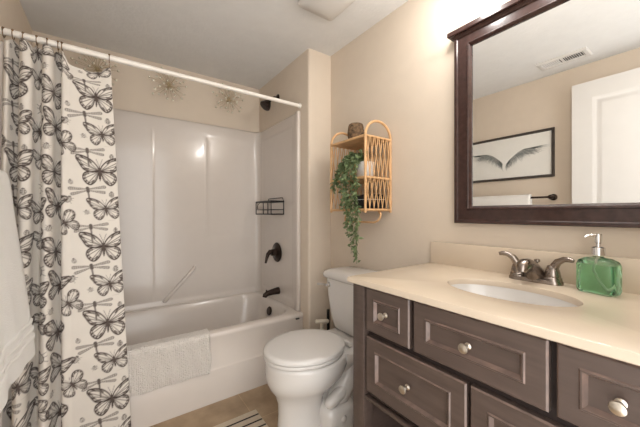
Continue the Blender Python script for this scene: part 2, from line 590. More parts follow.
def dseg(X, Y, p, q):
    px, py = p; qx, qy = q
    vx_, vy_ = qx - px, qy - py
    t = np.clip(((X - px) * vx_ + (Y - py) * vy_) / (vx_ * vx_ + vy_ * vy_ + 1e-9), 0, 1)
    return np.hypot(X - px - t * vx_, Y - py - t * vy_)

def smooth_poly(P, n=5):
    out = []
    m = len(P)
    for i in range(m):
        p0, p1, p2, p3 = (np.array(P[(i + k - 1) % m], float) for k in range(4))
        for k in range(n):
            t = k / n
            out.append(.5 * ((2 * p1) + (-p0 + p2) * t + (2 * p0 - 5 * p1 + 4 * p2 - p3) * t * t + (-p0 + 3 * p1 - 3 * p2 + p3) * t ** 3))
    return out

def inside(X, Y, P):
    r = np.zeros_like(X, bool)
    m = len(P)
    for i in range(m):
        x1, y1 = P[i]; x2, y2 = P[(i + 1) % m]
        c = ((y1 > Y) != (y2 > Y)) & (X < (x2 - x1) * (Y - y1) / (y2 - y1 + 1e-12) + x1)
        r ^= c
    return r

def stroke(d, wd, soft):
    return np.clip((wd - d) / soft + .5, 0, 1)

def wing(X, Y, P, root, rim, veins, soft, a):
    P = smooth_poly(P)
    d = np.full_like(X, 9.)
    for i in range(len(P)):
        d = np.minimum(d, dseg(X, Y, P[i], P[(i + 1) % len(P)]))
    ins = inside(X, Y, P)
    res = stroke(d, .026, soft)
    far = np.hypot(X - root[0], Y - root[1])
    band = np.where(ins & (far > .42), stroke(d, rim, soft), 0)
    ang = np.arctan2(Y - root[1], X - root[0])
    dots = .5 + .5 * np.cos(ang * 34)
    band = band * (1 - .9 * dots * np.exp(-((d - rim * .5) / (rim * .3)) ** 2))
    res = np.maximum(res, band)
    m = len(P)
    for k in veins:
        q = P[int(k * m)]
        res = np.maximum(res, np.where(ins, stroke(dseg(X, Y, root, q), .015, soft), 0) * .9)
    base = np.exp(-(far / .11) ** 2) * .9
    res = np.maximum(res, np.where(ins, base, 0))
    return np.where(ins | (d < .05), res, 0) * a

UP = [(.05, .05), (.10, .22), (.35, .46), (.68, .60), (.96, .62), (1.0, .50), (.90, .34), (.80, .18), (.66, .04), (.40, .0), (.18, -.02)]
LO = [(.05, .02), (.25, .0), (.52, -.02), (.70, -.12), (.74, -.30), (.62, -.48), (.45, -.56), (.28, -.48), (.14, -.30)]
UPR = [(.05, .05), (.12, .28), (.36, .55), (.62, .62), (.84, .52), (.88, .32), (.74, .14), (.52, .02), (.2, -.02)]
LOR = [(.05, .02), (.3, -.02), (.58, -.05), (.70, -.24), (.60, -.46), (.40, -.58), (.24, -.5), (.13, -.26)]

def butterfly(cx, cy, ang, span, up=UP, lo=LO, rim=.10, fill=0.0):
    global ink
    sc = span / 2
    X, Y = local(cx, cy, ang, sc)
    Y = Y / 1.38
    soft = TR / sc * 1.2
    A = np.abs(X)
    r = wing(A, Y, lo, (.05, 0), rim, (.34, .48, .62, .76), soft, 1)
    r2 = wing(A, Y, up, (.05, .03), rim, (.28, .44, .56, .68), soft, 1)
    r = np.maximum(r, r2)
    if fill:
        m = inside(A, Y, smooth_poly(up)) | inside(A, Y, smooth_poly(lo))
        r = np.maximum(r, np.where(m, fill * (.5 + .5 * np.cos(X * 26) * np.cos(Y * 22)), 0))
    body = np.hypot(X / .055, (Y + .08) / .32) < 1
    r = np.where(body, .95, r)
    for s_ in (1, -1):
        r = np.maximum(r, stroke(dseg(X, Y, (0, .2), (s_ * .14, .52)), .012, soft) * .8)
    ink = np.maximum(ink, r)

def dragonfly(cx, cy, ang, span):
    global ink
    sc = span / 2
    X, Y = local(cx, cy, ang, sc)
    soft = TR / sc * 1.2
    A = np.abs(X)
    r = np.zeros_like(X)
    for tipy, root, Lw in ((.10, .14, .98), (-.20, .02, .9)):
        d = dseg(A, Y, (.08, root), (Lw, root + tipy))
        wdt = .02 + .085 * np.clip(A, 0, 1)
        r = np.maximum(r, np.where((A > .05), stroke(np.abs(d - wdt), .016, soft), 0) * .85)
        r = np.maximum(r, np.where(d < wdt, .5 + .25 * np.cos(A * 60), 0))
    r = np.maximum(r, stroke(dseg(X, Y, (0, .2), (0, -1.15)), .05, soft) * .85)
    r = np.maximum(r, stroke(dseg(X, Y, (0, .22), (0, -.05)), .10, soft) * .9)
    ink = np.maximum(ink, r)

def beetle(cx, cy, ang, L, legs=True, spots=False):
    global ink
    sc = L / 2
    X, Y = local(cx, cy, ang, sc)
    soft = TR / sc * 1.2
    e = np.hypot(X / .62, (Y + .15) / .8)
    r = np.where(e < 1, .38 + .15 * np.cos(X * 18), 0)
    r = np.maximum(r, stroke(np.abs(e - 1) * .62, .05, soft))
    r = np.maximum(r, np.where((np.abs(X) < .04) & (Y < .5) & (Y > -.95), .9, 0))
    h = np.hypot(X / .35, (Y - .72) / .25)
    r = np.maximum(r, np.where(h < 1, .8, 0))
    if spots:
        for sx_, sy_ in ((.3, .1), (.3, -.45)):
            r = np.maximum(r, np.where(np.hypot(np.abs(X) - sx_, Y - sy_) < .14, .95, 0))
    if legs:
        for ya, yb in ((.35, .6), (-.1, 0), (-.5, -.9)):
            r = np.maximum(r, np.where(np.abs(X) > .5, stroke(dseg(np.abs(X), Y, (.5, ya), (1.0, yb)), .04, soft) * .9, 0))
    ink = np.maximum(ink, r)

# s runs from the curtain's free (right) edge to the left, so motifs are mirrored later
butterfly(.066, .055, .0, .168, rim=.11)
dragonfly(.112, .150, .10, .125)
beetle(.026, .163, .0, .030, False, True)
butterfly(.050, .235, .10, .128, rim=.11)
beetle(.120, .250, .3, .022, True, False)
dragonfly(.108, .325, .05, .12)
beetle(.018, .338, .0, .026, False, True)
butterfly(.196, .300, .45, .115, UPR, LOR, .12)
beetle(.172, .110, .2, .024, False)
beetle(.182, .190, -.4, .034)
butterfly(.288, .070, -.1, .155, UPR, LOR, .13, .35)
butterfly(.272, .225, -.25, .15, UP, LO, .12, .2)
beetle(.372, .140, .1, .056, True)
butterfly(.385, .010, .3, .11, UPR, LOR, .12)
butterfly(.392, .250, .1, .13, UP, LO, .12)
beetle(.325, .320, -.3, .03, True)
for (fx, fy, L) in ((.10, .105, .03), (.03, .29, .026), (.24, .145, .03), (.33, .175, .026)):
    X, Y = local(fx, fy, .05, 1.0)
    ink = np.maximum(ink, stroke(dseg(X, Y, (-L / 2, 0), (L / 2, 0)), .0006, TR * 1.2) * .35)

# -- folded cloth: key points of the hem line (x, y, per-point lean towards the bottom)
def catmull(P, n):
    out = []
    for i in range(len(P) - 1):
        p0 = np.array(P[max(i - 1, 0)], float); p1 = np.array(P[i], float)
        p2 = np.array(P[i + 1], float); p3 = np.array(P[min(i + 2, len(P) - 1)], float)
        for k in range(n):
            t = k / n
            out.append(.5 * ((2 * p1) + (-p0 + p2) * t + (2 * p0 - 5 * p1 + 4 * p2 - p3) * t * t + (-p0 + 3 * p1 - 3 * p2 + p3) * t ** 3))
    out.append(np.array(P[-1], float))
    return out
KEY = [(-.008, .000), (-.04, -.006), (-.09, -.004), (-.14, -.014), (-.178, -.018), (-.192, -.006), (-.186, .022), (-.200, .032),
       (-.214, .016), (-.222, -.012), (-.238, -.022), (-.256, -.012), (-.258, .018), (-.272, .030), (-.284, .010), (-.290, -.018),
       (-.312, -.026), (-.330, -.010), (-.330, .020), (-.344, .028), (-.356, .006), (-.362, -.018), (-.376, -.012), (-.382, .012)]
cp = catmull(KEY, 24)
seglen = [0.0]
for a, c_ in zip(cp, cp[1:]):
    seglen.append(seglen[-1] + float(np.hypot(*(c_ - a))))
TOT = seglen[-1]
ns = int(TOT / .0026)
sv = np.linspace(0, TOT, ns)
cx_ = np.interp(sv, seglen, [p[0] for p in cp])
cy_ = np.interp(sv, seglen, [p[1] for p in cp])
ZT, ZB = 1.868, .03
nz_ = int((ZT - ZB) / .0026)
tv = np.linspace(0, 1, nz_)
TT, SS = np.meshgrid(tv, sv, indexing='ij')
CXm = np.broadcast_to(cx_, TT.shape); CYm = np.broadcast_to(cy_, TT.shape)
flat = np.clip((CXm + .20) / .19, 0, 1)
spread = TT * (flat ** 1.0) * .085
amp = (.85 + .35 * TT) * np.where(CYm < 0, 1 + .9 * (1 - np.clip((CXm + .195) / .03, 0, 1)), 1)
wav = .006 * np.sin(SS * 30 + TT * 3.1) * TT
X3 = CXm + spread - .006 * np.sin(TT * 4 + SS * 9) * TT * (1 - flat)
Y3 = 1.812 + CYm * amp - .085 * np.clip(TT / .78, 0, 1) ** 1.0 + wav
# scalloped top edge between the hooks
hook_s = [.004, .195, .245, .315, .39, .47, .55, .63, .72]
dmin = np.min(np.abs(sv[:, None] - np.array(hook_s)[None, :]), axis=1)
sag = .024 * np.clip(dmin / .035, 0, 1) ** 2 + np.where(sv < .195, .022 + .022 * np.sin(np.clip(sv / .195, 0, 1) * PI) ** .7, 0) * np.clip((.195 - sv) / .03, 0, 1)
Z3 = ZT - sag[None, :] * np.clip(1 - TT * 12, 0, 1) - TT * (ZT - ZB)
X3 = np.maximum(X3, XL + .012)
org = np.array([-.19, 1.80, ZB])
co = np.stack([X3, Y3, Z3], -1).reshape(-1, 3) - org
idx = np.arange(nz_ * ns).reshape(nz_, ns)
fa = np.stack([idx[:-1, :-1], idx[1:, :-1], idx[1:, 1:], idx[:-1, 1:]], -1).reshape(-1, 4)
me = bpy.data.meshes.new('curtain_cloth')
me.vertices.add(len(co)); me.vertices.foreach_set('co', co.astype(np.float32).ravel())
me.loops.add(fa.size); me.loops.foreach_set('vertex_index', fa.astype(np.int32).ravel())
me.polygons.add(len(fa)); me.polygons.foreach_set('loop_start', (np.arange(len(fa)) * 4).astype(np.int32))
me.update(calc_edges=True); me.validate()
me.polygons.foreach_set('use_smooth', [True] * len(me.polygons))
# print: fabric coordinates measured from the free edge, the cloth itself widens towards the hem
Sf = SS + TT * np.clip(1 - SS / .2, 0, 1) * .0 
Df = TT * (ZT - ZB)
ii = ((Df - .139) % TH_ / TR)
jj = ((Sf * (1 + .30 * TT * np.clip(1 - (SS - .19) / .02, 0, 1)) + .19 * .30 * TT * (SS > .2)) % TW / TR)
def bil(T, fi, fj):
    H_, W_ = T.shape
    i0 = np.floor(fi).astype(int) % H_; j0 = np.floor(fj).astype(int) % W_
    i1 = (i0 + 1) % H_; j1 = (j0 + 1) % W_
    a = fi - np.floor(fi); c = fj - np.floor(fj)
    return (T[i0, j0] * (1 - a) * (1 - c) + T[i1, j0] * a * (1 - c) + T[i0, j1] * (1 - a) * c + T[i1, j1] * a * c)
IK = bil(ink, ii, jj).reshape(-1)
at_ = me.attributes.new('ink', 'FLOAT', 'POINT')
at_.data.foreach_set('value', IK.astype(np.float32))
cm = mat('printed_curtain_cloth', rgb(219, 212, 203), 0.85, var=0.02, vscale=20, bump=0.15, bscale=300, sheen=0.1)
nt = cm.node_tree
p_ = nt.nodes['Principled BSDF']
an = nt.nodes.new('ShaderNodeAttribute'); an.attribute_name = 'ink'
mx = nt.nodes.new('ShaderNodeMix'); mx.data_type = 'RGBA'
ramp = [n for n in nt.nodes if n.type == 'VALTORGB'][0]
nt.links.new(an.outputs['Fac'], mx.inputs['Factor'])
nt.links.new(ramp.outputs['Color'], mx.inputs['A'])
mx.inputs['B'].default_value = rgb(62, 48, 43)
nt.links.new(mx.outputs['Result'], p_.inputs['Base Color'])
me.materials.append(cm)
cur = thing('shower_curtain', 'cream shower curtain printed with brown butterflies and dragonflies', 'shower curtain', tuple(org))
co_ = bpy.data.objects.new('cloth', me); C.objects.link(co_); co_.parent = cur
sol = co_.modifiers.new('thickness', 'SOLIDIFY'); sol.thickness = .0012; sol.offset = 0
for hs in hook_s:
    k = int(np.argmin(np.abs(sv - hs)))
    hx, hy = float(X3[0, k]), float(Y3[0, k])
    lo = [(hx, RY + .020 * math.cos(a) , RZ - .004 + .020 * math.sin(a)) for a in [2 * PI * q / 20 for q in range(20)]]
    b = B(); b.tube(lo, .0018, 6, True)
    for a in (.25, .5, .75):
        b.ball((hx, RY + .020 * math.cos(PI * a), RZ - .004 + .020 * math.sin(PI * a)), .0045, 8)
    b.tube([(hx, RY, RZ - .03), (hx, hy, float(Z3[0, k]) - .006)], .0014, 6)
    b.build('curtain_hook', M['ringm'], cur)

# ================================================================== towel and bar on the left wall
bar = thing('towel_bar', 'dark bronze towel bar with round ends on the left wall', 'towel bar', (XL, 1.24, 1.245))
b = B(); b.tube([(XL + .065, .845, 1.245), (XL + .065, 1.64, 1.245)], .0085, 12)
b.build('bar', M['bronze'], bar)
for y in (.862, 1.622):
    b = B(); b.lathe([(0, 0), (.027, 0), (.027, .005), (.014, .012), (.011, .05), (.017, .058), (.02, .066), (.017, .078), (0, .084)], (XL, y, 1.245), (1, 0, 0), 18)
    b.build('post', M['bronze'], bar)

def draped(prof, y0, y1, ny, th, wob):
    """prof: list of (x, z) from front hem over the bar to the back hem"""
    P = catmull(prof, 10)
    rows = []
    for j in range(ny + 1):
        y = y0 + (y1 - y0) * j / ny
        row = []
        for i, p in enumerate(P):
            t = i / (len(P) - 1)
            dx, dy = wob(t, (j / ny), p)
            row.append((p[0] + dx, y + dy, p[1]))
        rows.append(row)
    return rows
def tw(t, v, p):
    low = max(0, (1.2 - p[1]) / .65)
    front = 1 if t < .5 else 0
    return (front * low * (.006 * math.sin(v * 9) + .004 * math.sin(v * 21 + 1)), low * front * .012 * math.sin(v * 3.1 + .4) - low * .0)
b = B()
prof = [(-.258, .568), (-.262, .62), (-.272, .72), (-.290, .90), (-.312, 1.10), (-.323, 1.215), (-.332, 1.256), (-.345, 1.268), (-.358, 1.256), (-.366, 1.2), (-.372, 1.0), (-.380, .62)]
rows = draped(prof, 1.0, 1.60, 40, .01, tw)
b.loft(rows, False, False, False)
# woven border ridges near the hem are modelled as raised strips
tow = b.build('bath_towel', M['towel'], angle=80)
so = tow.modifiers.new('thickness', 'SOLIDIFY'); so.thickness = .012; so.offset = 0
tag(tow, 'white bath towel hanging from the bar in front of the shower curtain', 'towel')
b = B()
for z0 in (.635, .665, .695):
    rws = []
    for j in range(41):
        v = j / 40
        r_ = []
        for q in range(7):
            a = 2 * PI * q / 7
            z = z0 + .007 * math.sin(a)
            xx = np.interp(z, [p[1] for p in prof[:7]], [p[0] for p in prof[:7]])
            dx, dy = tw(.1, v, (0, z))
            r_.append((xx + dx + .006 + .006 * math.cos(a), 1.001 + .598 * v + dy, z))
        rws.append(r_)
    b.loft(rws)
b.build('woven_border', M['towel'], tow)

# ================================================================== mat over the tub rim
b = B()
prof = [(1.757, .186), (1.756, .23), (1.7555, .33), (1.755, .385), (1.760, .402), (1.775, .411), (1.81, .413), (1.832, .411), (1.846, .400), (1.860, .36), (1.872, .30)]
P = catmull(prof, 8)
rows = []
for j in range(61):
    v = j / 60
    x = .02 + .442 * v
    rows.append([(x + .004 * math.sin(p[1] * 30), p[0] - .006 - .0015 * math.sin(v * 40 + p[1] * 20), p[1] + .003 * math.sin(v * 17) * (1 if p[1] < .3 else 0) + .004) for p in P])
b.loft(rows, False, False, False)
bm_ = b.build('bath_mat', M['waffle'], angle=80)
so = bm_.modifiers.new('thickness', 'SOLIDIFY'); so.thickness = .009; so.offset = 0
tag(bm_, 'white textured bath mat folded over the front rim of the tub', 'bath mat')

# ================================================================== toilet
TY = 1.28
toi = thing('toilet', 'white two piece toilet with the lid closed', 'toilet', (XR - .38, TY, 0))
def egg(c, lf, lb, wd, z, n=40, ex=2.0):
    out = []
    for k in range(n):
        a = 2 * PI * k / n
        ca, sa = math.cos(a), math.sin(a)
        f = c + (lf if ca > 0 else lb) * math.copysign(abs(ca) ** (2 / ex), ca)
        out.append((XR - f, TY + wd * math.copysign(abs(sa) ** (2 / ex), sa), z))
    return out
b = B()
b.loft([egg(.50, .142, .115, .108, 0), egg(.50, .142, .112, .106, .012), egg(.50, .142, .105, .098, .05), egg(.50, .138, .10, .092, .12), egg(.50, .142, .105, .094, .18),
        egg(.495, .165, .135, .118, .228), egg(.487, .196, .18, .148, .258), egg(.482, .213, .205, .168, .287), egg(.478, .222, .215, .178, .313),
        egg(.476, .223, .222, .182, .333), egg(.476, .223, .225, .183, .35), egg(.475, .224, .225, .182, .375), egg(.475, .222, .225, .180, .388), egg(.475, .215, .21, .168, .394)])
# rear deck that carries the tank
b.loft([rr(XR - .34, XR - .04, TY - .095, TY + .095, .04, .25), rr(XR - .33, XR - .03, TY - .12, TY + .12, .04, .32), rr(XR - .33, XR - .03, TY - .165, TY + .165, .05, .36), rr(XR - .33, XR - .03, TY - .165, TY + .165, .05, .392)])
# rear foot and core
b.loft([rr(XR - .46, XR - .26, TY - .156, TY + .156, .06, 0), rr(XR - .46, XR - .25, TY - .156, TY + .156, .06, .105), rr(XR - .455, XR - .26, TY - .15, TY + .15, .06, .13), rr(XR - .44, XR - .28, TY - .12, TY + .12, .05, .148), rr(XR - .42, XR - .30, TY - .09, TY + .09, .04, .155)])
b.box(XR - .45, XR - .12, TY - .055, TY + .055, .02, .3, .03, 3)
for s_ in (-1, 1):
    # sculpted trapway
    b.tube([(XR - .14, TY + s_ * .06, .35), (XR - .19, TY + s_ * .072, .325), (XR - .24, TY + s_ * .078, .27), (XR - .29, TY + s_ * .08, .215), (XR - .335, TY + s_ * .08, .16), (XR - .37, TY + s_ * .076, .12)],
           [.05, .056, .06, .06, .056, .045], 16)
    b.tube([(XR - .30, TY + s_ * .104, .215), (XR - .31, TY + s_ * .106, .21), (XR - .35, TY + s_ * .112, .19), (XR - .40, TY + s_ * .113, .168), (XR - .425, TY + s_ * .112, .158), (XR - .437, TY + s_ * .111, .154), (XR - .442, TY + s_ * .111, .152)], [.012, .022, .031, .031, .026, .015, .002], 14)
b.build('bowl', M['china'], toi, angle=60)
for s_ in (-1, 1):
    B().ball((XR - .36, TY + s_ * .156, .085), .017, 14, (1, .7, 1)).build('bolt_cap', M['seat'], toi)
b = B(); b.loft([egg(.486, .215, .20, .178, .397), egg(.486, .221, .204, .183, .40), egg(.486, .221, .204, .183, .411), egg(.486, .217, .20, .181, .414)])
b.build('seat', M['seat'], toi, angle=60)
b = B(); b.loft([egg(.486, .217, .205, .179, .417), egg(.486, .224, .212, .185, .42), egg(.486, .224, .212, .185, .430), egg(.486, .219, .208, .182, .438), egg(.486, .20, .185, .16, .4415), egg(.486, .1, .09, .08, .443)])
b.build('seat_lid', M['seat'], toi, angle=60)
for s_ in (-1, 1):
    B().tube([(XR - .267, TY + s_ * .05, .41), (XR - .267, TY + s_ * .10, .41)], .012, 12).build('seat_hinge', M['seat'], toi)
def tk(df, dy, z, r=.045):
    return rr(XR - .025 - .19 + df, XR - .025, TY - .225 + dy, TY + .225 - dy, r, z, 8)
b = B(); b.loft([tk(.05, .055, .392), tk(.035, .042, .41), tk(.02, .03, .48), tk(.01, .014, .6), tk(.004, .006, .705), tk(.004, .006, .712)])
b.build('tank', M['china'], toi, angle=60)
b = B(); b.loft([tk(-.004, .0, .712), tk(-.012, -.008, .718), tk(-.014, -.010, .735), tk(-.008, -.004, .750), tk(.012, .02, .762), tk(.04, .055, .768)])
b.build('tank_lid', M['china'], toi, angle=60)
b = B()
lx = XR - .025 - .187
b.lathe([(0, 0), (.016, 0), (.016, .006), (.009, .01), (.009, .02)], (lx + .002, TY + .165, .672), (-1, 0, 0), 14)
b.tube([(lx - .02, TY + .16, .672), (lx - .024, TY + .19, .672), (lx - .024, TY + .225, .668), (lx - .022, TY + .25, .662)], [.008, .0075, .007, .009], 10)
b.build('flush_lever', M['chrome'], toi)

# behind the toilet
br = thing('toilet_brush', 'white T-shaped brush handle standing behind the toilet', 'toilet brush', (1.135, 1.58, 0))
b = B(); b.lathe([(.0, 0), (.045, 0), (.048, .02), (.042, .11), (.036, .13), (0, .13)], (1.135, 1.58, 0), (0, 0, 1), 18)
b.build('holder', M['white_plastic'], br)
b = B(); b.tube([(1.135, 1.58, .12), (1.135, 1.58, .385)], .010, 10)
b.build('handle_stem', M['white_plastic'], br)
b = B(); b.tube([(1.087, 1.587, .400), (1.092, 1.586, .400), (1.178, 1.574, .388), (1.183, 1.573, .387)], [.009, .014, .014, .009], 12)
b.build('handle_grip', M['white_plastic'], br)
bs = thing('plunger', 'slim black upright handle standing beside the toilet tank', 'plunger', (1.242, 1.648, 0))
b = B(); b.tube([(1.242, 1.648, .06), (1.237, 1.648, .435)], .0105, 10)
b.build('handle', M['blackplastic'], bs)
b = B(); b.lathe([(0, .075), (.014, .075), (.026, .06), (.042, .04), (.047, .0), (0, .0)], (1.242, 1.648, 0), (0, 0, 1), 18)
b.build('cup', M['blackplastic'], bs)

# ================================================================== rug on the floor
RX0, RX1, RY0_, RY1 = .02, .658, 1.02, 1.552
rug = thing('rug', 'cream cotton floor rug with thin dark stripes', 'rug', ((RX0 + RX1) / 2, (RY0_ + RY1) / 2, 0))
b = B(); b.box(RX0, RX1, RY0_, RY1, .001, .012, .004, 2)
b.build('rug_pile', M['fringe'], rug)
k = 0
y = 1.506
while y > RY0_ + .03:
    b = B(); b.box(RX0 + .004, RX1 - .004, y - .005, y + .005, .0105, .0135, .001, 1)
    b.build('stripe', M['stripe'], rug)
    y -= .0475
b = B()
xx = RX0 + .003
while xx < RX1:
    b.tube([(xx, RY1 - .002, .008), (xx + .001, RY1 + .012, .004)], .0018, 4)
    xx += .006
# ================================================================== vanity
VC = .40
VF = .755      # drawer faces
van = thing('vanity_cabinet', 'dark espresso vanity cabinet with drawers over an open shelf', 'cabinet', (1.02, VC, 0))
VT = .845
b = B()
# corner posts, face frame, sides, back and bottom shelf
for (y0, y1) in ((VC + .385, VC + .445), (VC - .445, VC - .385)):
    b.box(VF - .002, VF + .05, y0, y1, 0, VT, .004)
    b.box(1.25, XR - .002, y0, y1, 0, VT, .003)
for y0 in (VC + .425, VC - .445):
    b.box(VF + .04, 1.26, y0, y0 + .02, .10, VT)
b.box(XR - .02, XR - .002, VC - .44, VC + .44, .10, VT)
b.box(VF + .005, XR - .002, VC - .44, VC + .44, .10, .125, .003)
b.build('carcass', M['wood'], van)
b = B()
b.box(VF + .022, VF + .045, VC - .386, VC + .386, .455, VT - .0)
b.box(VF + .022, 1.28, VC - .43, VC + .43, .452, .462)
b.build('face_frame', M['woodshade'], van)
b = B()
b.box(VF + .0, VF + .022, VC - .385, VC + .385, .432, .4445, .003)
b.build('rail', M['wood'], van)
def knob(yc, zc, dr, kname='knob'):
    b = B()
    b.lathe([(0, 0), (.009, 0), (.009, .002), (.005, .005), (.005, .016), (.011, .020), (.0128, .024), (.012, .0275), (.006, .0295), (0, .030)], (VF - .0005, yc, zc), (-1, 0, 0), 20)
    b.build(kname, M['nickel'], dr)
def drawer(y0, y1, z0, z1, inset):
    b = B(); panel_front(b, VF, y0, y1, z0, z1, inset, .021)
    d = b.build('drawer', M['woodh'], van, angle=20)
    d.data.materials.append(M['worn'])
    for f in d.data.polygons:       # rubbed bevels and bead
        if f.area < .004 and .2 < abs(f.normal.x) < .93:
            f.material_index = 1
    knob((y0 + y1) / 2, (z0 + z1) / 2 + (.002), d)
    return d
drawer(.586, .777, .685, .841, .036)
drawer(.228, .571, .685, .841, .042)
drawer(.023, .214, .685, .841, .036)
drawer(.405, .777, .464, .664, .043)
drawer(.023, .395, .464, .664, .043)

# counter
CX0, CX1, CY0, CY1 = .742, XR - .001, VC - .465, VC + .465
SXc, SYc, SA, SB = 1.02, .418, .184, .120      # sink centre, half length (y), half width (x)
ct = thing('vanity_counter', 'cream marble vanity counter with an inset oval basin', 'countertop', (1.02, VC, VT))
NA = 96
def rect_pt(a, x0, x1, y0, y1):
    dx, dy = math.cos(a), math.sin(a)
    t = 9
    if dx > 1e-9: t = min(t, (x1 - SXc) / dx)
    if dx < -1e-9: t = min(t, (x0 - SXc) / dx)
    if dy > 1e-9: t = min(t, (y1 - SYc) / dy)
    if dy < -1e-9: t = min(t, (y0 - SYc) / dy)
    return (SXc + dx * t, SYc + dy * t)
angs = [2 * PI * k / NA for k in range(NA)]
for (x, y) in ((CX0, CY0), (CX0, CY1), (CX1, CY0), (CX1, CY1)):
    a = math.atan2(y - SYc, x - SXc) % (2 * PI)
    k = min(range(NA), key=lambda q: abs(angs[q] - a))
    angs[k] = a
def rl(i, z):
    return [(*rect_pt(a, CX0 + i, CX1, CY0 + i, CY1 - i), z) for a in angs]
def sl(sa, sb, z):
    return [(SXc + sb * math.cos(a), SYc + sa * math.sin(a), z) for a in [math.atan2(math.sin(q) / 1.0, math.cos(q)) for q in angs]]
CT = .868
b = B()
b.loft([rl(.004, VT), rl(0, VT + .003), rl(0, CT - .006), rl(.0018, CT - .0018), rl(.006, CT), sl(SA + .006, SB + .006, CT), sl(SA + .001, SB + .001, CT - .002), sl(SA, SB, CT - .006), sl(SA, SB, VT + .002)], False, False)
b.build('slab', M['top'], ct, angle=40)
b = B()
b.box(XR - .022, XR - .001, CY0, CY1, CT - .001, CT + .105, .003)
b.build('backsplash', M['top'], ct)
b = B()
prof = [(1.0, -.012), (.99, -.02), (.95, -.045), (.86, -.08), (.70, -.11), (.45, -.128), (.2, -.134), (.11, -.135)]
b.loft([sl(SA * k + .003, SB * k + .003, CT + z) for k, z in prof], False, True)
b.build('sink_basin', M['china'], ct, angle=60)
b = B(); b.lathe([(.0, 0), (.022, 0), (.024, .003), (.016, .005), (0, .004)], (SXc, SYc, CT - .1345), (0, 0, 1), 18)
b.build('drain', M['faucet'], ct)

# faucet
FY, FX = .412, 1.235
fa_ = thing('faucet', 'dark nickel two handle faucet behind the basin', 'faucet', (FX, FY, CT))
b = B()
b.loft([rr(FX - .028, FX + .028, FY - .082, FY + .082, .027, CT), rr(FX - .028, FX + .028, FY - .082, FY + .082, .027, CT + .008), rr(FX - .024, FX + .024, FY - .078, FY + .078, .023, CT + .014)])
b.build('base_plate', M['faucet'], fa_)
b = B()
b.tube([(FX + .004, FY, CT + .010), (FX - .006, FY, CT + .030), (FX - .035, FY, CT + .052), (FX - .065, FY, CT + .064), (FX - .092, FY, CT + .066), (FX - .108, FY, CT + .058), (FX - .112, FY, CT + .045)],
       [.034, .031, .026, .023, .022, .019, .013], 18)
b.build('spout', M['faucet'], fa_, angle=60)
b = B(); b.tube([(FX + .022, FY, CT + .01), (FX + .022, FY, CT + .066)], .003, 8); b.lathe([(.003, 0), (.009, .004), (.009, .012), (.0, .014)], (FX + .022, FY, CT + .064), (0, 0, 1), 14)
b.build('lift_rod', M['faucet'], fa_)
for s_ in (1, -1):
    hy = FY + s_ * .052
    b = B()
    b.lathe([(.027, 0), (.026, .010), (.023, .012), (.0235, .016), (.021, .03), (.015, .05), (.0, .056)], (FX, hy, CT + .012), (0, 0, 1), 20)
    b.tube([(FX, hy - s_ * .002, CT + .03), (FX - .002, hy + s_ * .004, CT + .058), (FX - .005, hy + s_ * .016, CT + .078), (FX - .009, hy + s_ * .034, CT + .089), (FX - .013, hy + s_ * .050, CT + .090), (FX - .016, hy + s_ * .060, CT + .087)],
           [.016, .014, .0115, .009, .0085, .006], 14)
    b.build('handle', M['faucet'], fa_, angle=60)

# soap dispenser
SX_, SY_ = 1.205, .238
so_ = thing('soap_dispenser', 'square green glass soap dispenser with a chrome pump', 'soap dispenser', (SX_, SY_, CT))
rot = Matrix.Translation((SX_, SY_, 0)) @ Matrix.Rotation(math.radians(-14), 4, 'Z')
def rloop(hx, hy, r, z):
    return [tuple(rot @ Vector(p)) for p in rr(-hx, hx, -hy, hy, r, z, 5)]
b = B()
b.loft([rloop(.022, .037, .008, CT + .0005), rloop(.027, .043, .010, CT + .003), rloop(.030, .0465, .012, CT + .012), rloop(.030, .0465, .012, CT + .085), rloop(.027, .043, .012, CT + .098), rloop(.018, .032, .012, CT + .106),
        rloop(.012, .013, .0115, CT + .110), rloop(.012, .012, .0115, CT + .118)])
b.build('bottle', M['soapglass'], so_, angle=50)
b = B()
b.loft([rloop(.019, .034, .007, CT + .006), rloop(.025, .0415, .009, CT + .010), rloop(.0275, .044, .010, CT + .016), rloop(.0275, .044, .010, CT + .080), rloop(.026, .0415, .010, CT + .088)])
b.build('liquid_soap', M['soap'], so_, angle=50)
b = B(); b.tube([(SX_, SY_, CT + .112), (SX_ - .002, SY_ + .005, CT + .07), (SX_ + .002, SY_ - .008, CT + .04), (SX_, SY_ - .03, CT + .012)], .003, 8)
b.build('dip_tube', M['white_plastic'], so_)
b = B(); b.lathe([(.0165, 0), (.0165, .022), (.012, .025), (.006, .026), (.006, .036)], (SX_, SY_, CT + .116), (0, 0, 1), 20)
b.build('collar', M['chrome'], so_)
b = B(); b.lathe([(.005, 0), (.0085, .004), (.0095, .024), (.008, .030), (0, .031)], (SX_, SY_, CT + .150), (0, 0, 1), 16)
b.tube([(SX_, SY_, CT + .174), (SX_ - .010, SY_ + .012, CT + .175), (SX_ - .018, SY_ + .024, CT + .173), (SX_ - .020, SY_ + .027, CT + .169)], [.0055, .0045, .0035, .003], 10)
b.build('pump_head', M['chrome'], so_)

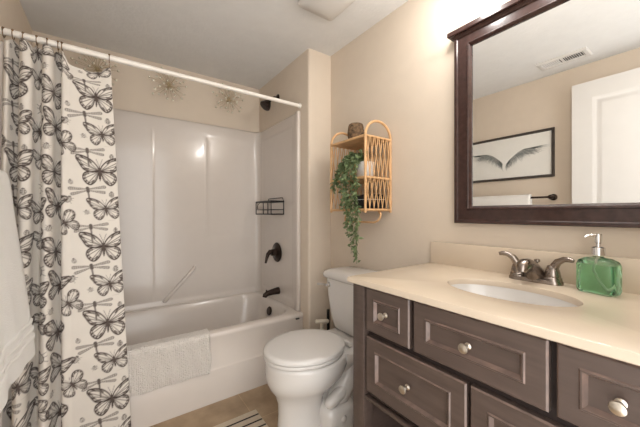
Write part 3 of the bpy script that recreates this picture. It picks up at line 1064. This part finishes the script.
# ================================================================== mirror
MY0, MY1, MZ0, MZ1 = VC - .337, VC + .337, 1.067, 1.907
FWD = .076
mir = thing('wall_mirror', 'large wall mirror in a dark wooden frame with a crown', 'mirror', (XR, VC, MZ0))
b = B()
def ml(i, x):
    return [(x, MY0 + i, MZ0 + i), (x, MY1 - i, MZ0 + i), (x, MY1 - i, MZ1 - i * .8), (x, MY0 + i, MZ1 - i * .8)]
b.loft([ml(0, XR - .001), ml(0, 1.272), ml(.002, 1.2695), ml(.013, 1.2695), ml(.016, 1.2725), ml(.019, 1.2735), ml(.058, 1.2715), ml(.060, 1.268), ml(.064, 1.267), ml(.068, 1.269), ml(FWD, 1.281), ml(FWD, 1.290)], False, False)
b.build('frame', M['mahog'], mir, angle=20)
b = B()
b.box(1.2855, 1.29, MY0 + FWD - .004, MY1 - FWD + .004, MZ0 + FWD - .004, MZ1 - FWD * .8 + .004)
b.build('mirror_glass', M['mirror'], mir, smooth=False)
b = B()
cl = []
def crl(e, x, z):
    return [(XR - .001, MY0 - e, z), (x, MY0 - e, z), (x, MY1 + e, z), (XR - .001, MY1 + e, z)]
b.loft([crl(.0, 1.268, MZ1 - .010), crl(.003, 1.266, MZ1 - .004), crl(.010, 1.261, MZ1 + .001), crl(.019, 1.253, MZ1 + .003), crl(.022, 1.250, MZ1 + .006), crl(.022, 1.250, MZ1 + .023), crl(.020, 1.252, MZ1 + .026)])
b.build('crown', M['mahog'], mir, angle=20)

# vanity light above the mirror (just out of the picture)
vl = thing('vanity_light', 'three bulb brushed nickel light bar above the mirror', 'wall light', (XR, VC, 2.05))
b = B(); b.box(XR - .03, XR - .001, VC - .27, VC + .27, 2.10, 2.18, .006)
b.build('back_plate', M['nickel'], vl)
for (x, y, z) in BULBS:
    b = B(); b.tube([(XR - .028, VC + (y - VC) * .95, 2.135), (x, y, 2.125)], .008, 10)
    b.lathe([(.02, 0), (.022, -.03), (.02, -.032)], (x, y, 2.13), (0, 0, 1), 16)
    b.build('lamp_arm', M['nickel'], vl)

# ================================================================== ceiling fan cover, register
fan = thing('bath_fan', 'white domed bath fan cover on the ceiling', 'vent', (.935, 1.255, ZC))
b = B()
fx0, fx1, fy0, fy1 = .815, 1.055, 1.135, 1.375
b.loft([rr(fx0 + .01, fx1 - .01, fy0 + .01, fy1 - .01, .02, ZC - .001), rr(fx0 + .01, fx1 - .01, fy0 + .01, fy1 - .01, .02, ZC - .009), rr(fx0, fx1, fy0, fy1, .025, ZC - .010), rr(fx0, fx1, fy0, fy1, .025, ZC - .016), rr(fx0 + .006, fx1 - .006, fy0 + .006, fy1 - .006, .025, ZC - .024),
        rr(fx0 + .05, fx1 - .05, fy0 + .05, fy1 - .05, .03, ZC - .034), rr(fx0 + .09, fx1 - .09, fy0 + .09, fy1 - .09, .02, ZC - .036)])
b.build('cover', M['trim'], fan, angle=40)

reg = thing('ceiling_register', 'white louvred ceiling register seen in the mirror', 'vent', (-.17, .737, ZC))
gx0, gx1, gy0, gy1 = -.250, -.092, .585, .887
b = B()
def gl(i, j, z):
    return [(gx0 + i, gy0 + j, z), (gx1 - i, gy0 + j, z), (gx1 - i, gy1 - j, z), (gx0 + i, gy1 - j, z)]
b.loft([gl(0, 0, ZC - .001), gl(0, 0, ZC - .005), gl(.008, .008, ZC - .011), gl(.034, .028, ZC - .011), gl(.038, .032, ZC - .003)], False, False)
b.box(gx0 + .037, gx1 - .037, .730, .744, ZC - .0105, ZC - .004)
b.build('register_frame', M['trim'], reg)
b = B(); b.box(gx0 + .03, gx1 - .03, gy0 + .02, gy1 - .02, ZC - .003, ZC - .0015)  # flat black sheet painted as the shade inside the duct opening
b.build('duct_shade_sheet', M['blackplastic'], reg)
y = gy0 + .036
while y < gy1 - .034:
    if abs(y - .737) > .010:
        b = B(); b.box(gx0 + .036, gx1 - .036, -.0045, .0045, -.0008, .0008, 0, 1, Matrix.Translation((0, y, ZC - .0062)) @ Matrix.Rotation(math.radians(35 if y < .737 else -35), 4, 'X'))
        b.build('louvre', M['trim'], reg)
    y += .0125

# ================================================================== framed wings picture on the left wall (seen in the mirror)
PY0, PY1, PZ0, PZ1 = .853, 1.625, 1.417, 1.822
pic = thing('framed_picture', 'framed drawing of two feathered wings above the towel bar', 'picture', (XL, (PY0 + PY1) / 2, PZ0))
b = B()
def pl(i, d):
    x = XL + d
    return [(x, PY0 + i, PZ0 + i), (x, PY1 - i, PZ0 + i), (x, PY1 - i, PZ1 - i), (x, PY0 + i, PZ1 - i)]
b.loft([pl(0, .001), pl(0, .018), pl(.003, .022), pl(.018, .02), pl(.022, .008)], False, False)
b.build('frame', M['pframe'], pic, angle=20)
b = B(); b.box(XL + .001, XL + .009, PY0 + .015, PY1 - .015, PZ0 + .015, PZ1 - .015)
paper = b.build('paper', M['paper'], pic)
b = B()
pyc, pzc = (PY0 + PY1) / 2 - .01, PZ0 + .17
rnd = random.Random(11)
def quill(p, q, w0, bend):
    n = 6
    P = []
    d = Vector((q[0] - p[0], q[1] - p[1]))
    nn = Vector((-d.y, d.x))
    for k in range(n + 1):
        t = k / n
        P.append(Vector(p) + d * t + nn * bend * math.sin(PI * t))
    for k in range(n):
        wa = w0 * (1 - k / n) + .0003; wb = w0 * (1 - (k + 1) / n) + .0003
        t_ = (P[k + 1] - P[k]).normalized(); m_ = Vector((-t_.y, t_.x))
        x = XL + .0096
        b.face([(x, *(P[k] + m_ * wa)), (x, *(P[k + 1] + m_ * wb)), (x, *(P[k + 1] - m_ * wb)), (x, *(P[k] - m_ * wa))])
for s_ in (-1, 1):
    for row, (cnt, ln, w0) in enumerate(((30, .11, .0014), (28, .07, .0012), (24, .045, .001))):
        for k in range(cnt):
            t = k / (cnt - 1)
            ay = .025 + .20 * t
            az = .0 + .085 * math.sin(t * 2.2) + .012 * t
            base = (pyc + s_ * ay, pzc + az)
            ang = -1.35 + 1.45 * t + rnd.uniform(-.08, .08)
            L = ln * (.55 + .75 * t) * rnd.uniform(.85, 1.1)
            quill(base, (base[0] + s_ * math.cos(ang) * L, base[1] + math.sin(ang) * L), w0, s_ * .08)
    for row, (cnt, ln) in enumerate(((34, .085), (30, .06), (26, .04))):
        for k in range(cnt):
            t = k / (cnt - 1)
            base = (pyc + s_ * (.02 + .19 * t), pzc - .012 + .09 * math.sin(t * 2.1) - .012 * row)
            ang = -1.5 + 1.3 * t + rnd.uniform(-.15, .15)
            L = ln * (.6 + .5 * t) * rnd.uniform(.8, 1.15)
            quill(base, (base[0] + s_ * math.cos(ang) * L, base[1] + math.sin(ang) * L), .0011, s_ * .12)
    for k in range(14):
        t = k / 13
        base = (pyc + s_ * (.018 + .03 * t), pzc - .015 + .04 * t)
        quill(base, (base[0] - s_ * .006 + s_ * .01 * t, base[1] - .055 - .02 * rnd.random()), .0014, .1)
b.build('wings_drawing', M['pencil'], paper, smooth=False)

# ================================================================== rattan shelf
NX0, NX1 = 1.098, XR - .008
NY0, NY1 = 1.133, 1.43
sf = thing('rattan_wall_shelf', 'small two tier rattan wall shelf with arched sides', 'shelf', (1.2, 1.28, 1.12))
def arch_panel(y, nm):
    xm = (NX0 + NX1) / 2
    rx = (NX1 - NX0) / 2
    pts = [(NX0, y, 1.115), (NX0, y, 1.3), (NX0, y, 1.53)]
    for k in range(1, 12):
        a = PI - PI * k / 12
        pts.append((xm + rx * math.cos(a), y, 1.53 + .088 * math.sin(a)))
    pts += [(NX1, y, 1.53), (NX1, y, 1.3), (NX1, y, 1.115)]
    b = B(); b.tube(pts, .0072, 10)
    for z in (1.13, 1.305, 1.528):
        b.tube([(NX0, y, z), (NX1, y, z)], .007, 8)
    o = b.build('side_frame', M['rattan'], sf, angle=60)
    b = B()
    for (z0, z1) in ((1.13, 1.305), (1.305, 1.528)):
        n = 6
        for k in range(n):
            x0 = NX0 + (NX1 - NX0) * (k + .5) / n
            for dx, dy in ((.032, .003), (-.032, -.003)):
                xb = min(max(x0 - dx / 2, NX0 + .004), NX1 - .004); xt = min(max(x0 + dx / 2, NX0 + .004), NX1 - .004)
                b.tube([(xb, y + dy, z0), (xt, y + dy, z1)], .003, 6)
    b.build('lattice', M['rattan'], o)
arch_panel(NY0, 'n')
arch_panel(NY1, 'f')
for z in (1.13, 1.305, 1.528):
    b = B()
    n = 34
    for k in range(n):
        y = NY0 + (NY1 - NY0) * (k + .5) / n
        b.tube([(NX0, y, z), ((NX0 + NX1) / 2, y, z + .001), (NX1, y, z)], .0047, 6)
    for x in (NX0, NX1):
        b.tube([(x, NY0, z), (x, NY1, z)], .0075, 8)
    b.build('shelf_board', M['rattan'], sf, angle=60)
b = B()
n = 8
for (z0, z1) in ((1.13, 1.305), (1.305, 1.528)):
    for k in range(n):
        y0 = NY0 + (NY1 - NY0) * (k + .5) / n
        for d, dx in ((.04, .003), (-.04, -.001)):
            ya = min(max(y0 - d / 2, NY0 + .004), NY1 - .004); yb = min(max(y0 + d / 2, NY0 + .004), NY1 - .004)
            b.tube([(NX1 + dx - .002, ya, z0), (NX1 + dx - .002, yb, z1)], .0026, 6)
b.build('back_lattice', M['rattan'], sf)
b = B()
xr = 1.2
b.tube([(xr + .02, NY0 + .02, 1.126), (xr + .02, NY0 + .004, 1.105), (xr + .01, NY0 + .0, 1.085), (xr, NY0 + .01, 1.068), (xr, NY0 + .035, 1.06), (xr, NY1 - .035, 1.06), (xr, NY1 - .01, 1.068), (xr + .01, NY1, 1.085), (xr + .02, NY1 - .004, 1.105), (xr + .02, NY1 - .02, 1.126)], .0062, 10)
b.build('towel_rail', M['rattan'], sf, angle=60)

b = B()
bp = [(0, 0), (.032, 0), (.040, .012), (.046, .038), (.047, .062), (.043, .092), (.038, .108), (.036, .110), (.033, .106), (.037, .08), (.033, .03), (0, .02)]
zt = 1.5375
b.lathe(bp, (1.195, 1.315, zt), (0, 0, 1), 28)
wp = b.build('woven_pot', M['basket'], angle=60)
tag(wp, 'small round dark woven basket on top of the rattan shelf', 'basket')
b = B()
for k in range(12):
    z = zt + .006 + k * .0088
    r_ = np.interp(z - zt, [0, .012, .038, .062, .092, .108], [.032, .040, .046, .047, .043, .038])
    b.tube([(1.195 + (r_ + .0012 * (-1) ** q) * math.cos(2 * PI * q / 28), 1.315 + (r_ + .0012 * (-1) ** q) * math.sin(2 * PI * q / 28), z) for q in range(28)], .0032, 5, True)
b.build('weave', M['basket'], wp)

pt = thing('trailing_plant', 'trailing green vine in a white pot on the middle rattan tier', 'plant', (1.195, 1.235, 1.312))
b = B(); b.lathe([(0, 0), (.042, 0), (.046, .004), (.055, .085), (.055, .092), (.049, .092), (.047, .08), (0, .078)], (1.195, 1.235, 1.312), (0, 0, 1), 24)
b.build('pot', M['pot'], pt, angle=50)
rnd = random.Random(5)
lv = B(); stm = B()
def leaf(p, d, L, wd):
    d = d.normalized()
    u = d.cross(Vector((rnd.uniform(-1, 1), rnd.uniform(-1, 1), rnd.uniform(-.3, 1)))).normalized()
    nrm = d.cross(u)
    mid = [p, p + d * L * .3 - nrm * .001, p + d * L * .65 - nrm * .002, p + d * L + nrm * .001]
    bmv = lv.bm.verts.new
    m0, m1, m2, m3 = (bmv(q) for q in mid)
    l1 = bmv(mid[1] + u * wd * .85 + nrm * .002); l2 = bmv(mid[2] + u * wd * .7 + nrm * .002)
    r1 = bmv(mid[1] - u * wd * .85 + nrm * .002); r2 = bmv(mid[2] - u * wd * .7 + nrm * .002)
    f = lv.bm.faces.new
    f((m0, m1, l1)); f((m1, m2, l2, l1)); f((m2, m3, l2)); f((m0, r1, m1)); f((m1, r1, r2, m2)); f((m2, r2, m3))
def vine(pts, dens, spread=.012):
    P = catmull(pts, 8)
    P = [Vector(p) for p in P]
    stm.tube(P, .0013, 5)
    for a, c_ in zip(P, P[1:]):
        n = dens * (c_ - a).length
        cnt = int(n) + (1 if rnd.random() < n % 1 else 0)
        for _ in range(cnt):
            q = a.lerp(c_, rnd.random())
            d = Vector((rnd.uniform(-1, .6), rnd.uniform(-1, 1), rnd.uniform(-1.2, .5)))
            leaf(q + Vector((rnd.uniform(-1, 1), rnd.uniform(-1, 1), 0)) * spread * .4, d, rnd.uniform(.022, .034), rnd.uniform(.0075, .011))
ends = [(1.17, .96), (1.185, .86), (1.195, .835), (1.215, .92), (1.235, .89), (1.255, .99), (1.285, 1.05), (1.30, 1.12), (1.235, 1.02), (1.31, 1.22), (1.255, 1.08), (1.22, 1.13)]
for k, (ye, ze) in enumerate(ends):
    y0 = 1.235 + rnd.uniform(-.03, .05)
    yo = 1.20 + .012 * k - .02
    yo = .5 * ye + .5 * (1.17 + .013 * k)
    xo = 1.078 - rnd.uniform(0, .018)
    zz = 1.40
    pts = [(1.19, y0, zz), (1.15, y0 + .01, zz + .035 + rnd.uniform(0, .03)), (1.10, .5 * (y0 + yo), zz + .015), (xo, yo, 1.33), (xo + .004, .6 * yo + .4 * ye, max(ze + .05, 1.2))]
    if ze < 1.1:
        pts.append((xo + .012, .2 * yo + .8 * ye, (1.2 + ze) / 2))
    pts.append((xo + .015, ye, ze))
    vine(pts, 85)
for k in range(16):   # short shoots around the pot
    a = rnd.uniform(0, 2 * PI)
    y1 = 1.25 + .075 * math.sin(a) + .02; x1 = 1.18 + .06 * math.cos(a) - .02
    vine([(1.19, 1.24, 1.395), ((1.19 + x1) / 2, (1.24 + y1) / 2, 1.43 + rnd.uniform(0, .03)), (x1, y1, 1.42 + rnd.uniform(-.04, .055))], 130)
for k in range(6):    # shoots reaching towards the far side
    y1 = 1.30 + .015 * k; 
    vine([(1.17, 1.25, 1.40), (1.13, 1.28, 1.44), (1.09, y1, 1.41 - .015 * k), (1.085, y1 + .02, 1.34 - .02 * k)], 150)
lv.build('foliage', M['leaf'], pt, smooth=False)
stm.build('vine', M['stem'], pt)

bx = thing('black_box', 'black box with a pale line on the bottom rattan tier', 'box', (1.22, 1.215, 1.138))
b = B(); b.box(1.15, 1.28, 1.155, 1.285, 1.1385, 1.218, .003)
b.build('box_body', M['blackbox'], bx)
b = B(); b.box(1.1495, 1.2805, 1.1545, 1.2855, 1.188, 1.1905)
b.build('pale_line', M['paper'], bx)
